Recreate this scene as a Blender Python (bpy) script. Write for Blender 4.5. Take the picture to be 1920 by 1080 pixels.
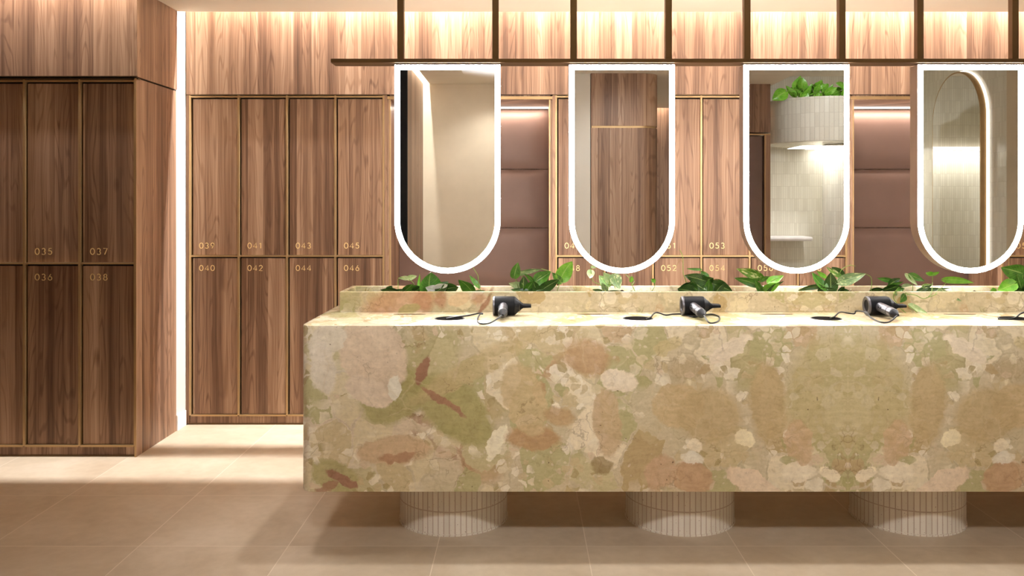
import bpy, bmesh, math, random
from mathutils import Vector, Matrix
random.seed(7)
for o in list(bpy.data.objects): bpy.data.objects.remove(o)
SC = bpy.context.scene
COL = SC.collection
PI = math.pi
F = 1606.0; VX = 980.0; VY = 385.0; H = 1.37
# ------------------------------------------------------------------ camera
cam = bpy.data.cameras.new('camera'); camo = bpy.data.objects.new('camera', cam); COL.objects.link(camo)
camo.location = (0, 0, H); camo.rotation_euler = (PI/2, 0, 0)
cam.sensor_width = 36; cam.lens = F/1920*36
cam.shift_x = -(VX-960)/1920; cam.shift_y = -(540-VY)/1920
cam.clip_start = 0.02
SC.camera = camo
# ------------------------------------------------------------------ world / exposure
w = bpy.data.worlds.new('world'); SC.world = w; w.use_nodes = True
w.node_tree.nodes['Background'].inputs[0].default_value = (1, .93, .85, 1)
w.node_tree.nodes['Background'].inputs[1].default_value = 0.03
vs = SC.view_settings
vs.view_transform = 'Standard'; vs.look = 'None'; vs.exposure = 0.0; vs.gamma = 1.0; vs.use_curve_mapping = False
WARM = (.97, .98, 1.0)
ZC = 2.55      # ceiling height
ZS = 3.0       # height of the strips up in the ceiling slots
def area(name, loc, sx, sy, watt, col=WARM, rot=(0, 0, 0), spread=None):
    l = bpy.data.lights.new(name, 'AREA'); l.shape = 'RECTANGLE'; l.size = sx; l.size_y = sy
    l.energy = watt; l.color = col
    if spread: l.spread = spread
    o = bpy.data.objects.new(name, l); COL.objects.link(o); o.location = loc; o.rotation_euler = rot
    return o
def spot(name, loc, target, watt, deg, blend=.6, col=WARM, r=.04):
    l = bpy.data.lights.new(name, 'SPOT'); l.energy = watt; l.spot_size = math.radians(deg); l.spot_blend = blend
    l.color = col; l.shadow_soft_size = r
    o = bpy.data.objects.new(name, l); COL.objects.link(o); o.location = loc
    d = Vector(target)-Vector(loc); o.rotation_euler = d.to_track_quat('-Z', 'Y').to_euler()
    return o
# linear strips hidden up inside the ceiling slots
area('cove_strip_back', (1.38, 5.28, ZS), 6.5, .02, 420)
area('cove_strip_aisle', (-1.95, 4.60, ZS), 3.6, .02, 155)
area('cove_strip_side', (-.935, .05, ZS), 1.2, .02, 45, rot=(0, 0, PI/2))
# soft strips under the niche soffits
area('niche_strip', (-.33, 5.69, 2.018), .98, .02, 5, (1, .86, .74))
area('niche_strip', (2.507, 5.69, 2.018), .98, .02, 5, (1, .86, .74))
# added fill spots, dressed as recessed downlights (fittings built after the ceiling)
FILL_DOWN = [(-1.1, 3.35, 48), (-.35, .75, 215), (.75, .75, 200), (1.85, .75, 180), (3.0, .75, 90)]
for i, (x, y, p) in enumerate(FILL_DOWN):   # the four near ones are tilted towards the counter
    spot('fill_beam', (x, y, ZC-.02), (x, y if i == 0 else 3.35, 0 if i == 0 else .95), p, 58 if i == 0 else 46, 1.0, r=.16)
# narrow downlights over the counter, one per station
OVER = [(-.42, 3.50, 66), (.48, 3.50, 60), (1.26, 3.50, 60), (2.04, 3.50, 60)]
for x, y, p in OVER:
    spot('counter_beam', (x, y, ZC-.02), (x, y+.06, 0), p, 52, .9, (1, .99, .98))
# fill spots added to brighten the mirrored surfaces behind the camera
FILL_ACC = [(.95, 1.35, 55, (.92, .11, 1.5)), (-.45, 1.1, 45, (-.5, -.55, 1.5))]
for x, y, p, tg in FILL_ACC:
    spot('accent_fill_beam', (x, y, ZC-.02), tg, p, 75, .9)
spot('accent_fill_beam', (3.1, .55, 2.86), (3.2, -1.5, 1.9), 70, 70, .9)  # unseen fill added to brighten the front of the drum planter
area('wash_strip', (3.2, -1.54, 2.0),   .5, .5, 9, (1, .97, .9))
area('wash_strip', (4.0, -2.33, 2.02), 1.1, .03, 9, (1, .97, .9))
area('cove_strip_rear', (1.5, -2.69, ZS), 1.8, .02, 80)
for x, y, p in [(1.6, -1.6, 50), (-.2, -.1, 28)]:  # unseen fill spots added for the rear of the room, no fittings
    spot('fill_beam', (x, y, 2.5), (x, y, 0), p, 140, .7)

# ------------------------------------------------------------------ node helpers
class NT:
    def __init__(s, name):
        m = bpy.data.materials.new(name); m.use_nodes = True
        s.m = m; s.t = m.node_tree; s.b = s.t.nodes['Principled BSDF']
    def n(s, typ, **kw):
        nd = s.t.nodes.new(typ)
        for k, v in kw.items(): setattr(nd, k, v)
        return nd
    def put(s, sock, v):
        if isinstance(v, bpy.types.NodeSocket): s.t.links.new(v, sock)
        elif isinstance(v, (tuple, list)):
            v = tuple(v)
            if len(sock.default_value) == 4 and len(v) == 3: v = v+(1,)
            sock.default_value = v
        else: sock.default_value = v
    def math(s, op, a, b=0, c=None, clamp=False):
        nd = s.n('ShaderNodeMath', operation=op, use_clamp=clamp)
        s.put(nd.inputs[0], a); s.put(nd.inputs[1], b)
        if c is not None: s.put(nd.inputs[2], c)
        return nd.outputs[0]
    def vmath(s, op, a, b=(0, 0, 0)):
        nd = s.n('ShaderNodeVectorMath', operation=op)
        s.put(nd.inputs[0], a)
        if op == 'SCALE': s.put(nd.inputs[3], b)
        else: s.put(nd.inputs[1], b)
        return nd.outputs['Value'] if op in ('LENGTH', 'DISTANCE', 'DOT_PRODUCT') else nd.outputs[0]
    def sep(s, v):
        nd = s.n('ShaderNodeSeparateXYZ'); s.put(nd.inputs[0], v); return nd.outputs
    def comb(s, x, y, z):
        nd = s.n('ShaderNodeCombineXYZ'); s.put(nd.inputs[0], x); s.put(nd.inputs[1], y); s.put(nd.inputs[2], z); return nd.outputs[0]
    def noise(s, v, scale, detail=3, rough=.5, dist=0, color=False):
        nd = s.n('ShaderNodeTexNoise'); s.put(nd.inputs['Vector'], v); nd.inputs['Scale'].default_value = scale
        nd.inputs['Detail'].default_value = detail; nd.inputs['Roughness'].default_value = rough; nd.inputs['Distortion'].default_value = dist
        return nd.outputs['Color' if color else 'Fac']
    def vor(s, v, scale, feature='F1', rnd=1.0):
        nd = s.n('ShaderNodeTexVoronoi', feature=feature); s.put(nd.inputs['Vector'], v)
        nd.inputs['Scale'].default_value = scale; nd.inputs['Randomness'].default_value = rnd
        return nd.outputs
    def ramp(s, fac, stops, interp='LINEAR'):
        nd = s.n('ShaderNodeValToRGB'); s.put(nd.inputs[0], fac); cr = nd.color_ramp; cr.interpolation = interp
        while len(cr.elements) < len(stops): cr.elements.new(.5)
        for e, (p, c) in zip(cr.elements, stops):
            e.position = p; e.color = tuple(c)+(1,) if len(c) == 3 else c
        return nd.outputs[0]
    def mr(s, v, a, b, c=0, d=1):
        nd = s.n('ShaderNodeMapRange'); s.put(nd.inputs[0], v)
        for i, q in enumerate((a, b, c, d)): nd.inputs[i+1].default_value = q
        return nd.outputs[0]
    def mix(s, f, a, b, typ='MIX'):
        nd = s.n('ShaderNodeMix', data_type='RGBA', blend_type=typ); s.put(nd.inputs[0], f)
        s.put(nd.inputs[6], a); s.put(nd.inputs[7], b); return nd.outputs[2]
    def bump(s, h, strength=.2, dist=.002):
        nd = s.n('ShaderNodeBump'); nd.inputs['Strength'].default_value = strength; nd.inputs['Distance'].default_value = dist
        s.put(nd.inputs['Height'], h); s.t.links.new(nd.outputs[0], s.b.inputs['Normal'])
    def out(s, col=None, rough=.5, metal=0, spec=.5):
        if col is not None: s.put(s.b.inputs['Base Color'], col)
        s.put(s.b.inputs['Roughness'], rough); s.put(s.b.inputs['Metallic'], metal)
        s.b.inputs['Specular IOR Level'].default_value = spec
        return s.m
    def pos(s): return s.n('ShaderNodeNewGeometry').outputs['Position']
    def rnd(s): return s.n('ShaderNodeObjectInfo').outputs['Random']
def sr(r, g, b):
    f = lambda c: ((c/255+.055)/1.055)**2.4 if c > 10 else c/255/12.92
    return (f(r), f(g), f(b))
def plain(name, col, rough=.5, metal=0, spec=.5, var=.06, vscale=12):
    q = NT(name); n = q.noise(q.pos(), vscale, 4)
    c = q.mix(1.0, col, q.ramp(n, [(0.3, (1-var,)*3), (.7, (1+var,)*3)]), 'MULTIPLY')
    return q.out(c, rough, metal, spec)
# ------------------------------------------------------------------ materials
def walnut(name, tint=(1, 1, 1), rnd=True):
    q = NT(name); x, y, z = q.sep(q.pos())
    r = q.rnd() if rnd else 0.37
    u = q.math('ADD', q.math('ADD', x, y), q.math('MULTIPLY', r, 17.3))
    v = q.math('ADD', z, q.math('MULTIPLY', r, 9.1))
    jit = q.noise(q.comb(u, 0, 0), 3.0, 1)
    si = q.math('FLOOR', q.math('ADD', q.math('MULTIPLY', u, 9.5), q.math('MULTIPLY', jit, 2.0)))
    wn = q.n('ShaderNodeTexWhiteNoise', noise_dimensions='1D'); q.put(wn.inputs['W'], si); s = wn.outputs['Value']
    wob = q.math('ADD', u, q.math('MULTIPLY', q.noise(q.comb(q.math('MULTIPLY', u, 5), q.math('MULTIPLY', v, 1.3), s), 1.0, 2), .035))
    base = q.noise(q.comb(q.math('MULTIPLY', wob, 22), q.math('MULTIPLY', v, .42), q.math('MULTIPLY', s, 30)), 1.0, 4, .30)
    streak = q.noise(q.comb(q.math('MULTIPLY', wob, 95), q.math('MULTIPLY', v, .5), q.math('MULTIPLY', s, 11)), 1.0, 4, .65)
    fine = q.noise(q.comb(q.math('MULTIPLY', u, 330), q.math('MULTIPLY', v, 3.4), s), 1.0, 2, .6)
    cn = q.noise(q.comb(q.math('MULTIPLY', u, 6.5), q.math('MULTIPLY', v, .6), q.math('MULTIPLY', s, 50)), 1.0, 2, .45)
    rings = q.math('SINE', q.math('MULTIPLY', cn, 120))
    ringm = q.mr(rings, .55, 1.0, 0, 1)
    knot = q.vor(q.comb(q.math('MULTIPLY', u, 2.6), q.math('MULTIPLY', v, 1.1), q.math('MULTIPLY', s, 5)), 1.0)['Distance']
    f = q.math('ADD', q.math('MULTIPLY', base, .42), q.math('MULTIPLY', streak, .38))
    f = q.math('ADD', f, q.math('MULTIPLY', fine, .20))
    f = q.math('ADD', f, q.math('MULTIPLY', q.math('SUBTRACT', s, .5), .16))
    f = q.math('SUBTRACT', f, q.math('MULTIPLY', ringm, q.math('MULTIPLY', q.mr(base, .4, .6, .2, 1), .085)))
    f = q.math('SUBTRACT', f, q.mr(knot, .015, .07, .16, 0))
    edge = q.math('ABSOLUTE', q.math('SUBTRACT', q.math('FRACT', q.math('ADD', q.math('MULTIPLY', u, 9.5), q.math('MULTIPLY', jit, 2.0))), .5))
    f = q.math('SUBTRACT', f, q.mr(edge, .485, .497, 0, .07))
    c = q.ramp(f, [(.24, sr(66, 46, 35)), (.39, sr(118, 88, 68)), (.51, sr(154, 120, 95)), (.67, sr(188, 156, 129))])
    c = q.mix(1.0, c, tint, 'MULTIPLY')
    q.bump(fine, .08, .001)
    return q.out(c, q.mr(fine, .2, .8, .38, .52), 0, .35)
M = {}
M['walnut'] = walnut('walnut_veneer')
M['walnut_wall'] = walnut('walnut_cladding', rnd=False)
def plaster(name, col, var=.05):
    q = NT(name); p = q.pos()
    a = q.noise(p, 2.2, 6, .6); b = q.noise(p, 40, 3)
    c = q.mix(1.0, col, q.ramp(a, [(.3, (1-var*1.4, 1-var*1.5, 1-var*1.7)), (.7, (1+var,)*3)]), 'MULTIPLY')
    q.bump(b, .05, .002)
    return q.out(c, .75, 0, .25)
M['white_wall'] = plaster('white_paint', sr(224, 217, 205), .015)
M['beige_wall'] = plaster('beige_plaster', sr(214, 198, 172), .06)
M['ceiling'] = plaster('ceiling_paint', sr(236, 226, 208), .02)
M['gold'] = plain('bronze_gold_edging', sr(186, 154, 110), .38, .55, .5)
M['number'] = plain('brass_number', sr(246, 218, 156), .4, .2, .5)
M['bronze'] = plain('brushed_bronze', sr(112, 88, 60), .42, .6, .4)
M['black'] = plain('dark_shadow_gap', (.02, .014, .01), .9, 0, .1)
M['carcass'] = plain('carcass_gap_shade', sr(22, 15, 11), .7, 0, .2)  # near-black so the gaps beside the doors read as shade
M['leather'] = plain('brown_leather', sr(122, 98, 88), .5, 0, .3, .05, 6)
M['dryer'] = plain('matte_black_plastic', (.006, .006, .008), .5, 0, .18)
M['dryer_dark'] = plain('graphite_plastic', (.014, .014, .017), .45, 0, .25)
M['silver'] = plain('satin_silver', sr(112, 110, 115), .36, .8, .5)
M['cord'] = plain('black_rubber_cord', (.012, .012, .013), .45)
M['hole'] = plain('port_shade', (.005, .003, .002), .95, 0, .03)
M['casing'] = plain('mirror_casing', sr(158, 140, 126), .4, .35)
M['dark_trim'] = plain('dark_metal', sr(20, 19, 19), .5, .1, .2)
M['slot'] = plain('slot_bronze', sr(96, 70, 44), .7, .2, .1)
M['soil'] = plain('potting_soil', (.018, .012, .009), .95, 0, .1, .5, 90)
M['skirting'] = plain('white_skirting', sr(240, 234, 232), .4)
q = NT('mirror_glass'); q.out((.93, .935, .925), .0, 1); M['mirror'] = q.m
def emis(name, col, st):
    q = NT(name); q.put(q.b.inputs['Base Color'], (0, 0, 0)); q.put(q.b.inputs['Emission Color'], col); q.b.inputs['Emission Strength'].default_value = st
    return q.m
M['led'] = emis('white_led_diffuser', (1, .985, .965), 62)
M['led_dim'] = emis('warm_led_line', (1, .9, .78), 2.2)
M['led_rear'] = emis('white_rear_led', (1, .955, .92), 85)
M['lamp'] = emis('lamp_glow', (1, .87, .7), 5)
def floor_mat():
    q = NT('floor_tile'); x, y, z = q.sep(q.pos())
    fx = q.math('ADD', x, 60+.943); fy = q.math('ADD', y, 60-3.443)
    ax = q.math('ABSOLUTE', q.math('SUBTRACT', q.math('MODULO', q.math('ADD', fx, .3), .6), .3))
    ay = q.math('ABSOLUTE', q.math('SUBTRACT', q.math('MODULO', q.math('ADD', fy, .3), .6), .3))
    g = q.math('MINIMUM', ax, ay)
    gm = q.mr(g, .0012, .0024, 1, 0)
    idx = q.comb(q.math('FLOOR', q.math('DIVIDE', fx, .6)), q.math('FLOOR', q.math('DIVIDE', fy, .6)), 0)
    wn = q.n('ShaderNodeTexWhiteNoise', noise_dimensions='3D'); q.put(wn.inputs[0], idx)
    off = q.vmath('SCALE', wn.outputs['Color'], 9.0)
    p = q.vmath('ADD', q.pos(), off)
    a = q.noise(p, 2.6, 7, .62, .6); b = q.noise(p, 22, 4)
    c = q.ramp(a, [(.25, sr(186, 166, 140)), (.5, sr(205, 187, 162)), (.75, sr(218, 202, 180))])
    c = q.mix(.12, c, q.ramp(b, [(.35, sr(172, 152, 128)), (.65, sr(222, 206, 186))]))
    c = q.mix(q.math('MULTIPLY', wn.outputs['Value'], .18), c, sr(192, 170, 142))
    c = q.mix(gm, c, sr(228, 212, 192))
    q.bump(q.math('SUBTRACT', q.math('MULTIPLY', b, .1), gm), .15, .001)
    return q.out(c, q.mr(a, .3, .7, .42, .55), 0, .4)
M['floor'] = floor_mat()
def tile_mat(name, tw, th, z0=0.0, col=sr(226, 216, 200), grout=sr(176, 150, 130), gw=.0022, rough=.35):
    q = NT(name); uv = q.n('ShaderNodeUVMap').outputs[0]; u, v, _ = q.sep(uv)
    u = q.math('ADD', u, 50); v = q.math('ADD', v, 50*th-z0)
    au = q.math('ABSOLUTE', q.math('SUBTRACT', q.math('MODULO', q.math('ADD', u, tw/2), tw), tw/2))
    av = q.math('ABSOLUTE', q.math('SUBTRACT', q.math('MODULO', q.math('ADD', v, th/2), th), th/2))
    g = q.mr(q.math('MINIMUM', au, av), gw*.7, gw*1.25, 1, 0)
    wn = q.n('ShaderNodeTexWhiteNoise', noise_dimensions='2D')
    q.put(wn.inputs[0], q.comb(q.math('FLOOR', q.math('DIVIDE', u, tw)), q.math('FLOOR', q.math('DIVIDE', v, th)), 0))
    c = q.mix(1.0, col, q.ramp(wn.outputs['Value'], [(0, (.93, .92, .9)), (1, (1.05, 1.05, 1.05))]), 'MULTIPLY')
    sp = q.noise(q.pos(), 160, 1); c = q.mix(q.mr(sp, .24, .28, .8, 0), c, sr(150, 122, 100))
    c = q.mix(g, c, grout)
    hgt = q.math('ADD', q.math('SUBTRACT', 1.0, g), q.math('MULTIPLY', wn.outputs['Value'], .25))
    q.bump(hgt, .5, .002)
    return q.out(c, q.math('ADD', rough, q.math('MULTIPLY', g, .4)), 0, .5)
M['foot_tile'] = tile_mat('finger_tile', .0236, .146, .100, sr(236, 226, 210), sr(204, 182, 162))
M['white_tile'] = tile_mat('white_wall_tile', .026, .145, 0, sr(232, 228, 214), sr(206, 200, 184), .0016, .15)

def marble():
    q = NT('breccia_onyx'); x, y, z = q.sep(q.pos())
    SEAM = 1.272
    mu = q.math('SUBTRACT', SEAM, q.math('ABSOLUTE', q.math('SUBTRACT', x, SEAM)))
    # the slab wraps over the edge: depth continues the height
    vv = q.math('ADD', z, q.math('MULTIPLY', y, .55))
    P0 = q.comb(mu, 0, q.math('SUBTRACT', vv, .55*3.35)); P3 = q.comb(mu, q.math('MULTIPLY', y, .2), vv)
    n1 = q.vmath('SUBTRACT', q.noise(P3, 4.5, 4, .6, 0, True), (.5, .5, .5))
    n2 = q.vmath('SUBTRACT', q.noise(P3, 17, 4, .65, 0, True), (.5, .5, .5))
    n3 = q.vmath('SUBTRACT', q.noise(P3, 55, 3, .6, 0, True), (.5, .5, .5))
    W = q.vmath('ADD', P3, q.vmath('ADD', q.vmath('SCALE', n1, .07), q.vmath('SCALE', n2, .03)))
    vf = q.vor(q.vmath('ADD', P3, q.vmath('SCALE', n2, .02)), 16.0)
    facet = q.vmath('SCALE', q.vmath('SUBTRACT', vf['Position'], P3), .17)
    # matrix: mottled tan/olive mud with tiny clasts
    m = q.noise(W, 3.2, 6, .6)
    c = q.ramp(m, [(.25, sr(194, 183, 146)), (.42, sr(211, 197, 163)), (.55, sr(217, 202, 170)), (.75, sr(203, 190, 152))])
    # colour fields and named fragments, placed where the slab shows them
    Wb = q.vmath('ADD', q.vmath('ADD', P0, facet), q.vmath('ADD', q.vmath('ADD', q.vmath('SCALE', n1, .035), q.vmath('SCALE', n3, .012)), q.vmath('SCALE', n2, .03)))
    stripes = q.noise(q.vmath('MULTIPLY', W, (4, 4, 26)), 3, 4, .6)
    mott = q.noise(W, 26, 5, .6)
    mm = q.ramp(mott, [(.3, (.9, .88, .86)), (.7, (1.07, 1.07, 1.07))])
    k = 3.35/F
    def blob(c, px, py, rx, ry, ang, col, soft=.06, amt=.93):
        X = (px-VX)*k; Z = H-(py-VY)*k
        mp = q.n('ShaderNodeMapping', vector_type='TEXTURE'); ch = q.n('ShaderNodeVectorMath', operation='MULTIPLY_ADD'); q.put(ch.inputs[0], c); ch.inputs[1].default_value = (1e-6,)*3; q.put(ch.inputs[2], Wb); q.put(mp.inputs[0], ch.outputs[0])
        mp.inputs['Location'].default_value = (X, 0, Z); mp.inputs['Rotation'].default_value = (0, -math.radians(ang), 0)
        mp.inputs['Scale'].default_value = (rx*k, 10, ry*k)
        d = q.vmath('LENGTH', mp.outputs[0])
        cm = q.mix(1.0, col, mm, 'MULTIPLY')
        return q.mix(q.mr(d, 1-soft, 1+soft, amt, 0), c, cm)
    OL = sr(180, 171, 116); CR = sr(236, 220, 192); WH = sr(246, 240, 222); PK = sr(196, 160, 118); TN = sr(204, 182, 138); RD = sr(168, 124, 100)
    B = [(610, 760, 110, 170, 0, sr(234, 224, 204), .5, .7),
         (740, 800, 190, 60, -10, sr(226, 208, 180), .3, .8), (660, 800, 90, 60, 20, sr(232, 216, 190), .3, .8),
         (770, 680, 120, 40, 30, OL, .25, .6), (740, 745, 70, 45, 30, OL, .12, .9), (850, 770, 90, 48, -38, OL, .12, .95), (900, 830, 60, 30, -55, OL, .2, .9),
         (890, 690, 130, 22, 28, sr(208, 188, 142), .15, .7), (930, 740, 100, 40, 35, sr(200, 182, 136), .2, .7),
         (700, 668, 62, 78, 24, sr(230, 210, 184), .04, .95), (690, 735, 46, 26, -25, sr(234, 216, 192), .05, .95), (612, 640, 40, 30, 30, sr(236, 226, 206), .06, .9), (605, 690, 26, 48, 10, sr(236, 226, 208), .08, .9),
         (628, 895, 45, 30, -20, sr(186, 176, 124), .1, .9), (640, 900, 34, 9, -28, RD, .1, .95), (612, 915, 22, 7, 20, RD, .1, .8),
         (740, 845, 72, 26, 4, sr(214, 186, 150), .08, .9), (745, 858, 36, 10, 6, sr(192, 152, 120), .1, .9),
         (790, 695, 10, 28, -24, RD, .1, .95), (830, 752, 52, 6, -35, sr(176, 132, 106), .15, .9), (770, 775, 46, 8, -30, sr(182, 146, 120), .2, .75), (815, 835, 50, 8, -32, sr(182, 144, 118), .2, .75), (870, 855, 34, 8, -62, sr(184, 148, 118), .2, .7),
         (742, 725, 11, 24, -8, WH, .08, .95), (930, 828, 15, 38, -28, sr(252, 244, 216), .04, .97), (988, 786, 20, 10, 20, sr(248, 236, 206), .06, .95), (905, 870, 40, 36, 0, PK, .2, .55),
         (1000, 820, 50, 24, -6, PK, .1, .9), (1010, 738, 10, 22, 0, PK, .12, .85), (985, 750, 36, 70, 20, sr(212, 190, 146), .05, .85), (1020, 690, 34, 22, 0, PK, .2, .75), (1100, 670, 46, 34, -10, sr(196, 160, 120), .15, .8), (1070, 640, 60, 26, 10, sr(204, 176, 134), .25, .6),
         (1160, 712, 34, 20, -20, sr(246, 232, 208), .06, .95), (1100, 800, 22, 44, -30, sr(244, 230, 200), .06, .9), (1140, 790, 26, 66, 4, sr(208, 182, 144), .06, .85), (1050, 780, 30, 18, -15, sr(196, 164, 122), .12, .8),
         (1130, 872, 22, 14, 0, sr(168, 146, 104), .1, .8), (1290, 695, 34, 24, 0, sr(186, 164, 126), .3, .6), (1370, 655, 46, 16, 32, sr(244, 230, 206), .06, .95), (1270, 760, 50, 44, -10, sr(212, 188, 144), .06, .85),
         (1330, 780, 62, 50, 0, TN, .12, .8), (1440, 760, 34, 80, 4, TN, .1, .9), (1395, 680, 34, 60, 10, sr(192, 181, 134), .2, .8), (1560, 740, 84, 110, 0, sr(198, 184, 136), .12, .7),
         (1396, 824, 22, 15, -24, sr(252, 240, 204), .05, .97), (1300, 895, 38, 28, -18, sr(206, 172, 136), .06, .95), (1240, 886, 34, 26, 40, sr(210, 178, 144), .08, .9), (1410, 905, 56, 20, -22, sr(240, 220, 194), .05, .95),
         (1496, 886, 28, 18, 4, sr(246, 234, 208), .08, .95), (1498, 830, 24, 46, 12, sr(212, 182, 144), .08, .8), (1552, 890, 22, 14, -28, sr(246, 234, 206), .08, .95), (1300, 836, 14, 16, 0, sr(248, 236, 208), .08, .9), (1298, 862, 20, 10, -10, WH, .08, .9), (1250, 650, 30, 14, 30, sr(214, 198, 150), .1, .8)]
    for b in B:
        if b[6] >= .2: c = blob(c, *b)
    # large clasts
    WL = q.vmath('MULTIPLY', W, (1, 1, .8))
    v = q.vor(WL, 7.0); ve = q.vor(WL, 7.0, 'DISTANCE_TO_EDGE')['Distance']
    hue, sat, val = q.sep(v['Color'])
    cc = q.ramp(hue, [(0, sr(226, 211, 174)), (.14, sr(192, 168, 122)), (.28, sr(240, 226, 196)), (.40, sr(190, 182, 134)), (.54, sr(212, 194, 152)), (.66, sr(208, 182, 146)), (.76, sr(226, 211, 174)), (.88, sr(206, 194, 150))], 'CONSTANT')
    fac = q.math('MULTIPLY', q.mr(q.math('ADD', ve, q.math('MULTIPLY', q.noise(P3, 40, 3), .08)), .065, .085, 0, 1), q.mr(sat, .30, .32, 0, .9))
    c = q.mix(fac, c, cc)
    c = q.mix(q.math('MULTIPLY', q.mr(ve, .0, .03, .30, 0), q.mr(q.noise(P3, 9, 2), .4, .6, 0, 1)), c, sr(150, 128, 88))
    # mid clasts in the matrix
    W2 = q.vmath('ADD', P3, q.vmath('ADD', q.vmath('SCALE', n1, .06), q.vmath('SCALE', n2, .035)))
    v2 = q.vor(W2, 19.0); v2e = q.vor(W2, 19.0, 'DISTANCE_TO_EDGE')['Distance']
    h2, s2, l2 = q.sep(v2['Color'])
    cc2 = q.ramp(h2, [(0, sr(238, 226, 200)), (.3, sr(208, 190, 148)), (.5, sr(248, 238, 216)), (.62, sr(194, 168, 126)), (.75, sr(222, 207, 170)), (.9, sr(182, 174, 122))], 'CONSTANT')
    clus = q.mr(q.noise(P3, 3.7, 2), .46, .56, 0, 1)
    f2 = q.math('MULTIPLY', q.math('MULTIPLY', q.mr(v2e, .06, .1, 0, 1), q.mr(s2, .5, .6, 0, .8)), clus)
    c = q.mix(f2, c, cc2)
    v3 = q.vor(W, 52.0); h3, s3, l3 = q.sep(v3['Color'])
    f3 = q.math('MULTIPLY', q.mr(h3, .70, .72, 0, .6), q.mr(v3['Distance'], .25, .4, 1, 0))
    c = q.mix(f3, c, sr(228, 214, 186))
    v4 = q.vor(q.vmath('ADD', W, (1.3, 0, 2.1)), 31.0); v4e = q.vor(q.vmath('ADD', W, (1.3, 0, 2.1)), 31.0, 'DISTANCE_TO_EDGE')['Distance']; h4, s4, l4 = q.sep(v4['Color'])
    c4 = q.ramp(h4, [(0, sr(246, 236, 214)), (.35, sr(210, 190, 148)), (.55, sr(236, 224, 194)), (.75, sr(180, 160, 114)), (.88, sr(224, 202, 172))], 'CONSTANT')
    f4 = q.math('MULTIPLY', q.math('MULTIPLY', q.mr(v4e, .06, .1, 0, 1), q.mr(s4, .6, .62, 0, .8)), q.mr(q.noise(q.vmath('ADD', P3, (5, 0, 0)), 4.5, 2), .46, .52, 0, 1))
    c = q.mix(f4, c, c4)
    for b in B:
        if b[6] < .2: c = blob(c, *b)
    # pink breccia on the planter front
    Wt = q.vmath('ADD', q.comb(x, 0, z), q.vmath('ADD', q.vmath('SCALE', n1, .03), q.vmath('SCALE', n2, .03)))
    def blob3(c, X, Z, rx, rz, ang, col, soft=.15, amt=.9):
        mp = q.n('ShaderNodeMapping', vector_type='TEXTURE'); ch = q.n('ShaderNodeVectorMath', operation='MULTIPLY_ADD'); q.put(ch.inputs[0], c); ch.inputs[1].default_value = (1e-6,)*3; q.put(ch.inputs[2], Wt); q.put(mp.inputs[0], ch.outputs[0])
        mp.inputs['Location'].default_value = (X, 0, Z); mp.inputs['Rotation'].default_value = (0, -math.radians(ang), 0); mp.inputs['Scale'].default_value = (rx, 10, rz)
        d = q.vmath('LENGTH', mp.outputs[0]); return q.mix(q.math('MULTIPLY', q.mr(d, 1-soft, 1+soft, amt, 0), q.mr(y, 3.70, 3.74, 0, 1)), c, q.mix(1.0, col, mm, 'MULTIPLY'))
    for b in [(-.58, .945, .13, .05, 20, sr(206, 166, 132), .3, .8), (-.44, .95, .05, .05, 0, sr(200, 154, 120), .3, .9), (-.50, .915, .05, .022, 10, sr(190, 176, 124), .1, .9), (-.36, .955, .03, .04, 0, sr(184, 132, 104), .3, .7),
              (-.28, .955, .05, .03, 20, sr(224, 198, 160), .08, .9), (-.2, .96, .03, .03, 0, sr(192, 146, 116), .3, .7), (-.17, .93, .012, .06, -30, sr(160, 110, 84), .3, .8), (-.76, .95, .05, .05, 30, sr(198, 188, 142), .2, .7)]:
        c = blob3(c, *b)
    # hairline veins
    ve2 = q.vor(q.vmath('ADD', P3, q.vmath('ADD', q.vmath('SCALE', n1, .3), q.vmath('SCALE', n2, .06))), 5.0, 'DISTANCE_TO_EDGE')['Distance']
    vm = q.math('MULTIPLY', q.mr(ve2, .004, .016, 1, 0), q.mr(q.noise(P3, 6, 2), .5, .62, 0, .4))
    c = q.mix(vm, c, sr(134, 104, 70))
    ve3 = q.vor(q.vmath('ADD', W, (3.1, 0, 1.7)), 9.0, 'DISTANCE_TO_EDGE')['Distance']
    vm3 = q.math('MULTIPLY', q.mr(ve3, .008, .03, 1, 0), q.mr(q.noise(P3, 5, 2), .5, .62, 0, .28))
    c = q.mix(vm3, c, sr(224, 206, 170))
    fine = q.noise(W, 60, 5, .7)
    c = q.mix(1.0, c, q.ramp(fine, [(.28, (.86, .84, .80)), (.5, (1, 1, 1)), (.75, (1.07, 1.07, 1.07))]), 'MULTIPLY')
    c = q.mix(.35, c, q.mix(1.0, c, q.ramp(stripes, [(.35, (.82, .78, .74)), (.65, (1.1, 1.1, 1.1))]), 'MULTIPLY'))
    pit = q.mr(q.noise(P3, 75, 2), .25, .29, .8, 0); pitm = q.math('MULTIPLY', pit, q.mr(q.noise(P3, 4.2, 1), .55, .65, 0, 1))
    c = q.mix(pitm, c, sr(96, 74, 52))
    seam = q.math('MULTIPLY', q.mr(q.math('ABSOLUTE', q.math('SUBTRACT', x, SEAM)), .0006, .0012, .4, 0), 1)
    c = q.mix(seam, c, sr(216, 198, 158))
    return q.out(c, q.mr(fine, .3, .7, .14, .22), 0, .5)
M['marble'] = marble()
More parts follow.
